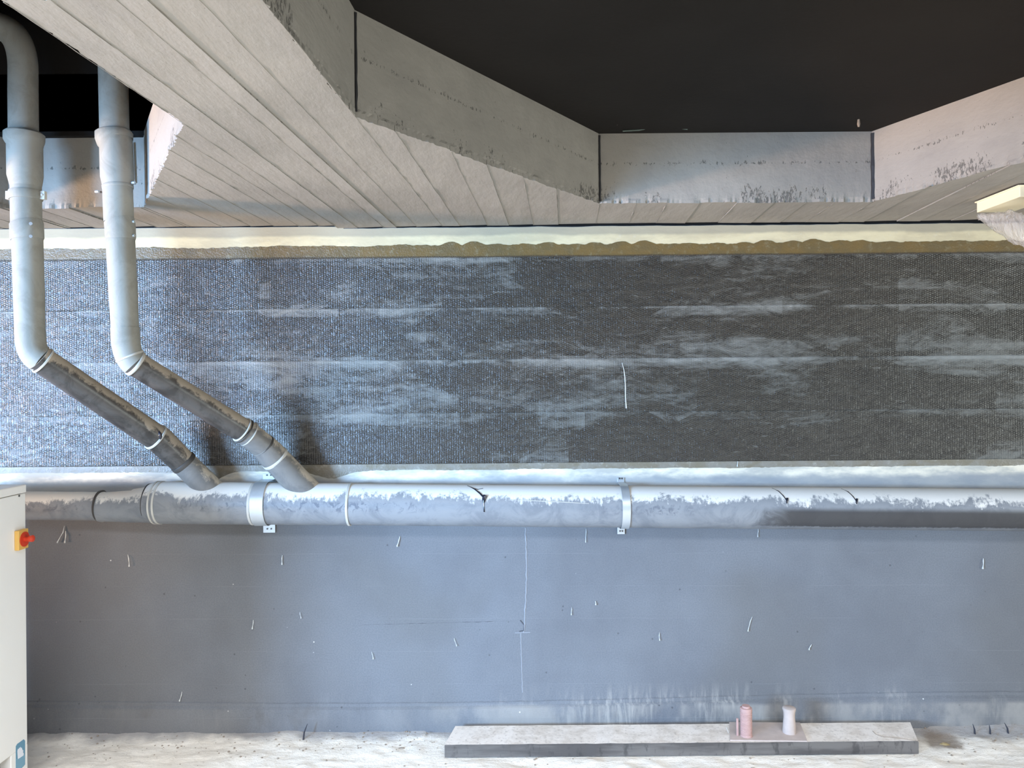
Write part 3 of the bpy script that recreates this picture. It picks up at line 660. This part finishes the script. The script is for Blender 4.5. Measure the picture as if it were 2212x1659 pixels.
# main horizontal pipe
DM = 3.855; RM = 45.3 * DM / F
ys = lambda x: 1087.0 + (x - 500) * 0.0085 + 0.000001
mp = thing('main_drain_pipe', 'long grey horizontal drain pipe along the wall, its top caked with pale dust', 'pipe', P(1106, 1090, DM))
def mseg(nm, x0, x1, r0, r1, mat='mpipe', n=2, yo=0.0):
    m_ = MB(); m_.tube([P(x0 + (x1 - x0) * i / n, ys(x0 + (x1 - x0) * i / n) + yo, DM) for i in range(n + 1)], [r0 + (r1 - r0) * i / n for i in range(n + 1)], 56)
    return obj(nm, m_, mat, mp, smooth=True)
r_s = 30.5 * DM / F
mseg('narrow_pipe', -160, 222, r_s, r_s * 1.0, yo=9)
m_ = MB(); m_.tube([P(217, 1095, DM), P(223, 1095, DM), P(228, 1095, DM), P(290, 1094, DM), P(296, 1092, DM), P(326, 1090, DM)],
                   [r * DM / F for r in (31.5, 32.5, 31.5, 35, 36.5, 39)], 56); obj('reducer', m_, 'mpipe', mp, smooth=True)
mseg('seal_ring', 216, 219.5, 33.5 * DM / F, 33.5 * DM / F, 'dring', yo=8)
mseg('socket', 324, 340, 41.5 * DM / F, 44.5 * DM / F, n=3, yo=1); mseg('seal_ring', 338, 341.5, 46.5 * DM / F, 46.5 * DM / F, 'ring'); mseg('seal_ring', 322, 325, 41 * DM / F, 41 * DM / F, 'dring')
mseg('seal_ring', 347, 351, 46.5 * DM / F, 46.5 * DM / F, 'ring')
mseg('branch_fitting', 337, 553, RM, RM, n=3); mseg('seal_ring', 548, 553, 46.6 * DM / F, 46.6 * DM / F, 'ring')
mseg('branch_fitting', 551, 757, RM * .995, RM * .995, n=3); mseg('seal_ring', 755, 759.5, 46.4 * DM / F, 46.4 * DM / F, 'ring')
mseg('pipe_length', 756, 2420, RM * .985, RM * 1.0, n=8)
# black resin drops hung over the pipe
for x, s_, lab in ((1047, 1.0, None), (1685, 0.5, None), (1832, 0.45, None)):
    up = P(x, ys(x), DM); R_ = RM * .995
    def on(dx, a): return up + Vector((dx, -R_ * math.cos(a) - 0.001, R_ * math.sin(a)))
    m_ = MB(); m_.tube([on(-0.075 * s_ - .01, 1.35), on(-0.05 * s_, 1.05), on(-0.02 * s_, 0.75), on(0, 0.52)], [.0015, .0025 * s_ + .001, .003 * s_ + .001, .005 * s_], 8)
    m_.tube([on(0.006, 0.62), on(0, 0.45), on(-0.001, 0.28 if s_ == 1 else .36)], [.012 * s_, .010 * s_, .004 * s_], 10)
    if s_ == 1: m_.tube([on(-0.045, 1.05), on(-0.03, 1.0), on(-0.006, 1.08)], .0014, 6); m_.tube([on(-0.001, 0.3), on(0, 0.05), on(0.001, -0.15)], [.003, .0022, .003], 8)
    obj('resin_drip', m_, 'bdrip', mp, smooth=True)
m_ = MB(); pts = []
for k in range(18):
    x = 1098 + 170 * k / 17; a = 0.42 - 0.14 * (k / 17) ** 1.5; up = P(x, ys(x), DM); pts.append(up + Vector((0, -RM * math.cos(a), RM * math.sin(a))))
m_.tube(pts, [0.0012 + 0.0008 * math.sin(k * .17) for k in range(18)], 6); obj('scratch', m_, 'ring', mp)

# clamps
def clamp(x, wpx, lab, mat='zinc', ytop=1025, ybot=1150):
    cpt = P(x, ys(x), DM); w = wpx * DM / F / 2; R_ = RM * 1.02 + 0.0012
    t_ = thing('pipe_clamp', lab, 'clamp', (cpt.x, 0, cpt.z - R_), 'steel straps holding the main pipe')
    m_ = MB(); vs = []; fs = []; n = 36
    for i in range(n + 1):
        a = -math.pi / 2 + math.pi * i / n
        for (dx, r) in ((-w, R_), (w, R_), (w, R_ + 0.002), (-w, R_ + 0.002)):
            vs.append((cpt.x + dx, cpt.y - r * math.cos(a), cpt.z + r * math.sin(a)))
    for i in range(n):
        for k in range(4): fs.append((i * 4 + k, i * 4 + (k + 1) % 4, (i + 1) * 4 + (k + 1) % 4, (i + 1) * 4 + k))
    m_.add(vs, fs)
    for s_ in (-1, 1): m_.box((cpt.x - w, cpt.y, cpt.z + s_ * R_ - (0.002 if s_ < 0 else 0)), (cpt.x + w, -0.004, cpt.z + s_ * R_ + (0.002 if s_ > 0 else 0)))
    obj('strap', m_, mat, t_, smooth=True)
    zt = P(x, ytop, D).z; zb = P(x, ybot, D).z; wt = w * 0.95
    for (za, zb_, s_) in ((cpt.z + R_, zt, 1), (zb, cpt.z - R_, -1)):
        m_ = MB(); m_.box((cpt.x - wt, -0.010, za), (cpt.x + wt, -0.0065, zb_)); tb_ = obj('tab', m_, mat, t_, bevel=0.0008)
        zc = (za + zb_) / 2 + s_ * 0.008
        for dx in (-0.3, 0.35):
            m_ = MB(); m_.cyl((cpt.x + dx * wt, -0.010, zc), (cpt.x + dx * wt, -0.013, zc), 0.0045, 8); obj('screw', m_, 'screw', tb_)
clamp(568, 28, 'wide bright steel strap around the pipe between the two branches', ytop=1023, ybot=1150)
clamp(1347, 17, 'narrow steel strap around the pipe right of the centre', ytop=1031, ybot=1153)

# ------------------------------------------------------------------ cabinet
XC = -2.2
pe = PX(55, 1046, XC); zt = pe.z; yc = pe.y; yn = yc - 1.0; zb = PX(18, 1637, XC).z
cb = thing('metal_cabinet', 'tall cream metal cabinet cut off by the left edge of the picture', 'cabinet', (XC - 0.4, (yc + yn) / 2, 0))
m_ = MB(); m_.box((XC - 0.75, yn, zb), (XC, yc, zt - 0.040)); obj('body', m_, 'cab', cb, bevel=0.004)
m_ = MB(); m_.box((XC - 0.752, yn - .004, zt - 0.037), (XC + 0.003, yc + .003, zt)); obj('lid', m_, 'cab', cb, bevel=0.005)
for yy in (yc - 0.115, yn):
    for xx in (XC - 0.05, XC - 0.75):
        m_ = MB(); m_.box((xx, yy, -0.01), (xx + 0.05, yy + 0.115, zb + 0.001)); obj('foot', m_, 'cab', cb, bevel=0.003)
m_ = MB(); m_.box((XC - 0.70, yn + 0.02, 0.0), (XC - 0.06, yc - 0.02, zb)); obj('gap_shade_block', m_, 'dark', cb)  # dark block standing in for shade in the gap under the body
q = PX(41, 1071, XC); m_ = MB(); m_.cyl(q, q + Vector((0.002, 0, 0)), 0.005, 10); obj('screw', m_, 'screw', cb)
qa, qb = PX(31, 1190, XC), PX(52, 1141, XC)
m_ = MB(); m_.box((XC, qa.y, qa.z), (XC + 0.020, qb.y, qb.z)); sw = obj('isolator_switch', m_, 'yellow', cb, bevel=0.003)
sw['label'] = 'yellow isolator switch with a red-orange handle'
cy_, cz_ = (qa.y + qb.y) / 2 + 0.005, (qa.z + qb.z) / 2
m_ = MB(); m_.cyl((XC + 0.020, cy_, cz_), (XC + 0.023, cy_, cz_), 0.033, 28); obj('red_disc', m_, 'red', sw, smooth=True)
m_ = MB(); m_.tube([(XC + 0.022, cy_, cz_), (XC + 0.034, cy_, cz_), (XC + 0.050, cy_, cz_ + .002), (XC + 0.058, cy_, cz_ + .003), (XC + 0.063, cy_, cz_ + .003)], [0.012, 0.010, 0.015, 0.015, 0.008], 16); obj('handle', m_, 'red', sw, smooth=True)
def on_cab(x, y, o=0.001): p = PX(x, y, XC); return Vector((XC + o, p.y, p.z))
def plate(nm, pts, mat, par, o0, o1):
    m_ = MB(); a = [on_cab(*p, o0) for p in pts]; b = [on_cab(*p, o1) for p in pts]; n = len(pts)
    m_.add(a + b, [tuple(range(n)), tuple(reversed(range(n, 2 * n)))] + [(i, n + i, n + (i + 1) % n, (i + 1) % n) for i in range(n)]); return obj(nm, m_, mat, par)
st = plate('sticker', [(34, 1612), (37, 1607), (51, 1597), (54, 1600), (54, 1651), (50, 1656), (36, 1668), (34, 1664)], 'teal', cb, 0.0, 0.0008)
st['label'] = 'pale blue warning sticker with a white hand'
plate('sticker_field', [(35, 1640), (53.5, 1629), (53.5, 1650), (50, 1655), (36, 1667), (35, 1662)], 'teal2', st, 0.0008, 0.0012)
plate('hand_print', [(37, 1622), (38.5, 1617), (40, 1619), (41, 1614.5), (42.5, 1617), (44, 1613), (45.5, 1617), (46.5, 1615), (48, 1620), (50, 1621), (49, 1625), (51, 1628), (50, 1632), (38, 1640)], 'white', st, 0.0008, 0.0014)

# ------------------------------------------------------------------ plank and the steel plate with its studs
TH = 0.060
fl, fr_, bl, br_ = PZ(962, 1601, TH), PZ(1995, 1611, TH), PZ(985, 1560, TH), PZ(1970, 1567, TH)
yf_ = (fl.y + fr_.y) / 2; yb_ = min(-0.03, (bl.y + br_.y) / 2); m_ = MB(); n = 60; R = []
for i in range(n + 1):
    t_ = i / n; xf = fl.x + (fr_.x - fl.x) * t_; xb = bl.x + (br_.x + 0.01 - bl.x) * t_; w1 = 0.0025 * nz(i * .7, 2)
    zt_ = TH + 0.0015 * nz(i * .5, 9)
    R.append([(xf, yf_ + w1, 0.002), (xf, yf_ + w1, zt_ - 0.006), (xf, yf_ + 0.006 + w1, zt_), (xb, yb_ - 0.004, zt_), (xb, yb_, zt_ - 0.005), (xb, yb_, 0.002)])
for r0, r1 in zip(R[:-1], R[1:]):
    for k in range(6): m_.add([r0[k], r1[k], r1[(k + 1) % 6], r0[(k + 1) % 6]], [(0, 1, 2, 3)])
m_.add(R[0], [tuple(range(6))]); m_.add(R[-1], [tuple(reversed(range(6)))])
pl = tag(obj('timber_plank', m_, 'plank', origin=((fl.x + fr_.x) / 2, (yf_ + yb_) / 2, 0.002)), 'long dusty timber plank lying on the floor against the wall', 'plank')
m_ = MB(); pts = [PZ(x, y, TH + .0015) for x, y in ((1885, 1579), (1892, 1586), (1905, 1591), (1925, 1593), (1945, 1595), (1970, 1599), (1985, 1601))]
m_.tube(pts, 0.0014, 6); obj('crack', m_, 'stone', pl)

zp = TH + 0.0015
c0, c1, c2, c3 = PZ(1577, 1601, zp), PZ(1744, 1603, zp), PZ(1728, 1563, zp), PZ(1575, 1562, zp)
pt = thing('steel_base_plate', 'pinkish dust-covered steel plate with two upright studs, on the plank', 'steel plate', ((c0.x + c1.x) / 2, (c0.y + c2.y) / 2, zp))
m_ = MB(); q = [(c0.x, c0.y), (c1.x, c1.y), (c2.x, c2.y), (c3.x, c3.y)]
m_.prism([Vector(v) for v in q], lambda v: (v.x, v.y, zp), lambda v: (v.x, v.y, zp + 0.006)); obj('plate', m_, 'pink', pt, bevel=0.001)
zq = zp + 0.006
def stud(x, y0, y1, prof, mat, nm='stud'):
    b = PZ(x, y0, zq); d_ = b.y - CAM.y; h = (y0 - y1) * d_ / F; m_ = MB()
    m_.tube([(b.x, b.y, zq + h * t_) for t_, r in prof], [r for t_, r in prof], 24, jit=0.03); return b, h, obj(nm, m_, mat, pt, smooth=True)
b, h, o = stud(1612, 1589, 1524, [(0, .030), (.02, .030)] + [(0.04 + 0.02 * k, .0268 if k % 2 else .0288) for k in range(38)] + [(.82, .029), (.93, .028), (.94, .020), (1.0, .019), (1.0, .001)], 'pinkr')
o['label'] = 'threaded stud, taller, with a thin rod beside it'
m_ = MB(); q = Vector((b.x - 0.042, b.y, zq)); m_.box((q.x - .006, q.y - .004, zq), (q.x + .004, q.y + .004, zq + 0.085)); obj('thin_rod', m_, 'pinkr', pt, bevel=.0015)
m_ = MB(); q = Vector((b.x - 0.078, b.y + 0.03, zq)); m_.cyl(q, q + Vector((-.01, 0, .028)), .0018, 6); obj('wire_end', m_, 'ring', pt)
stud(1705, 1582, 1528, [(0, .032), (.1, .031), (.4, .029), (.62, .0265), (.8, .0275), (.92, .031), (.98, .031), (1.0, .028), (1.0, .001)], 'pink')

# ------------------------------------------------------------------ fitting under the right-hand beam, wrapped in film
zl = ZS - 0.004
ya_, yb2 = PX(2110, 450, 2.14).y, PX(2203, 405, 2.14).y
fx = thing('wall_light', 'ivory light fitting wrapped in clear film at the upper right edge', 'light fitting', (2.22, (ya_ + yb2) / 2, zl))
m_ = MB(); m_.box((2.14, yb2, zl - 0.050), (2.30, ya_, zl)); m_.box((2.132, yb2 - .004, zl - 0.006), (2.30, ya_ + .004, zl)); obj('housing', m_, 'box', fx, bevel=0.002)
lq = P(2236, 438, 3.22); m_ = MB(); m_.tube([lq + Vector((0, 0, .085)), lq + Vector((0, 0, .05)), lq + Vector((0, 0, .045)), lq + Vector((0, 0, -.10)), lq + Vector((0, 0, -.115))], [.018, .020, .036, .040, .030], 28); obj('lamp_head', m_, 'lamp', fx, smooth=True)
# the film: a crumpled bag gathered under the housing and trailing off to the right
m_ = MB(); vs = []; fs = []; path = [tuple(P(x, y, d)) + (ra, rb) for x, y, d, ra, rb in ((2112, 466, 3.52, .02, .010), (2128, 472, 3.50, .035, .022), (2150, 480, 3.46, .05, .040), (2180, 486, 3.40, .06, .066),
    (2215, 500, 3.34, .06, .070), (2260, 526, 3.28, .05, .055), (2340, 570, 3.2, .05, .05))]
ns = 44; fine = []
for i in range(len(path) - 1):
    for k in range(6): fine.append([path[i][j] + (path[i + 1][j] - path[i][j]) * k / 6 for j in range(5)])
fine.append(list(path[-1]))
for i, (x, y, z, ra, rb) in enumerate(fine):
    for k in range(ns):
        a = 2 * math.pi * k / ns; w = 1 + 0.22 * nz(math.cos(a) * 2.2, math.sin(a) * 2.2, i * .35) + 0.10 * nz(math.cos(a) * 6, math.sin(a) * 6, i * .7 + 5)
        vs.append((x + 0.3 * ra * math.cos(a) * w, y + ra * math.cos(a) * w * 0.8, z + rb * math.sin(a) * w))
for i in range(len(fine) - 1):
    for k in range(ns): fs.append((i * ns + k, i * ns + (k + 1) % ns, (i + 1) * ns + (k + 1) % ns, (i + 1) * ns + k))
m_.add(vs, fs); obj('plastic_film', m_, 'film', fx, smooth=True)

# loose cable on the edge beam and a small pale stub in the slab
m_ = MB(); m_.tube([P(x, y, 3.47) for x, y in ((1345, 283), (1380, 281), (1400, 277), (1430, 275), (1460, 276), (1485, 279))], 0.0035, 8)
tag(obj('cable', m_, 'green', smooth=True, origin=P(1400, 278, 3.47)), 'thin grey-green cable along the top of the edge beam', 'cable')
m_ = MB(); m_.tube([P(x, y, 3.40) for x, y in ((1333, 271), (1335, 266), (1341, 261), (1347, 262))], 0.0018, 6); m_.tube([P(1333, 271, 3.40), P(1332, 250, 3.40) + Vector((0, 0, 0.10))], 0.0016, 6)
tag(obj('wire', m_, 'dring', smooth=True, origin=P(1340, 264, 3.40)), 'short curled wire end hanging from the dark slab', 'wire')
m_ = MB(); q = P(1855, 270, 3.36); m_.tube([(q.x, q.y, ZC + .01), (q.x, q.y, q.z + .004), (q.x, q.y, q.z - .008)], [.004, .007, .004], 12)
tag(obj('pale_stub', m_, 'stone', smooth=True, origin=(q.x, q.y, ZC)), 'small pale stub poking out of the dark slab above the right beam joint', 'pipe stub')
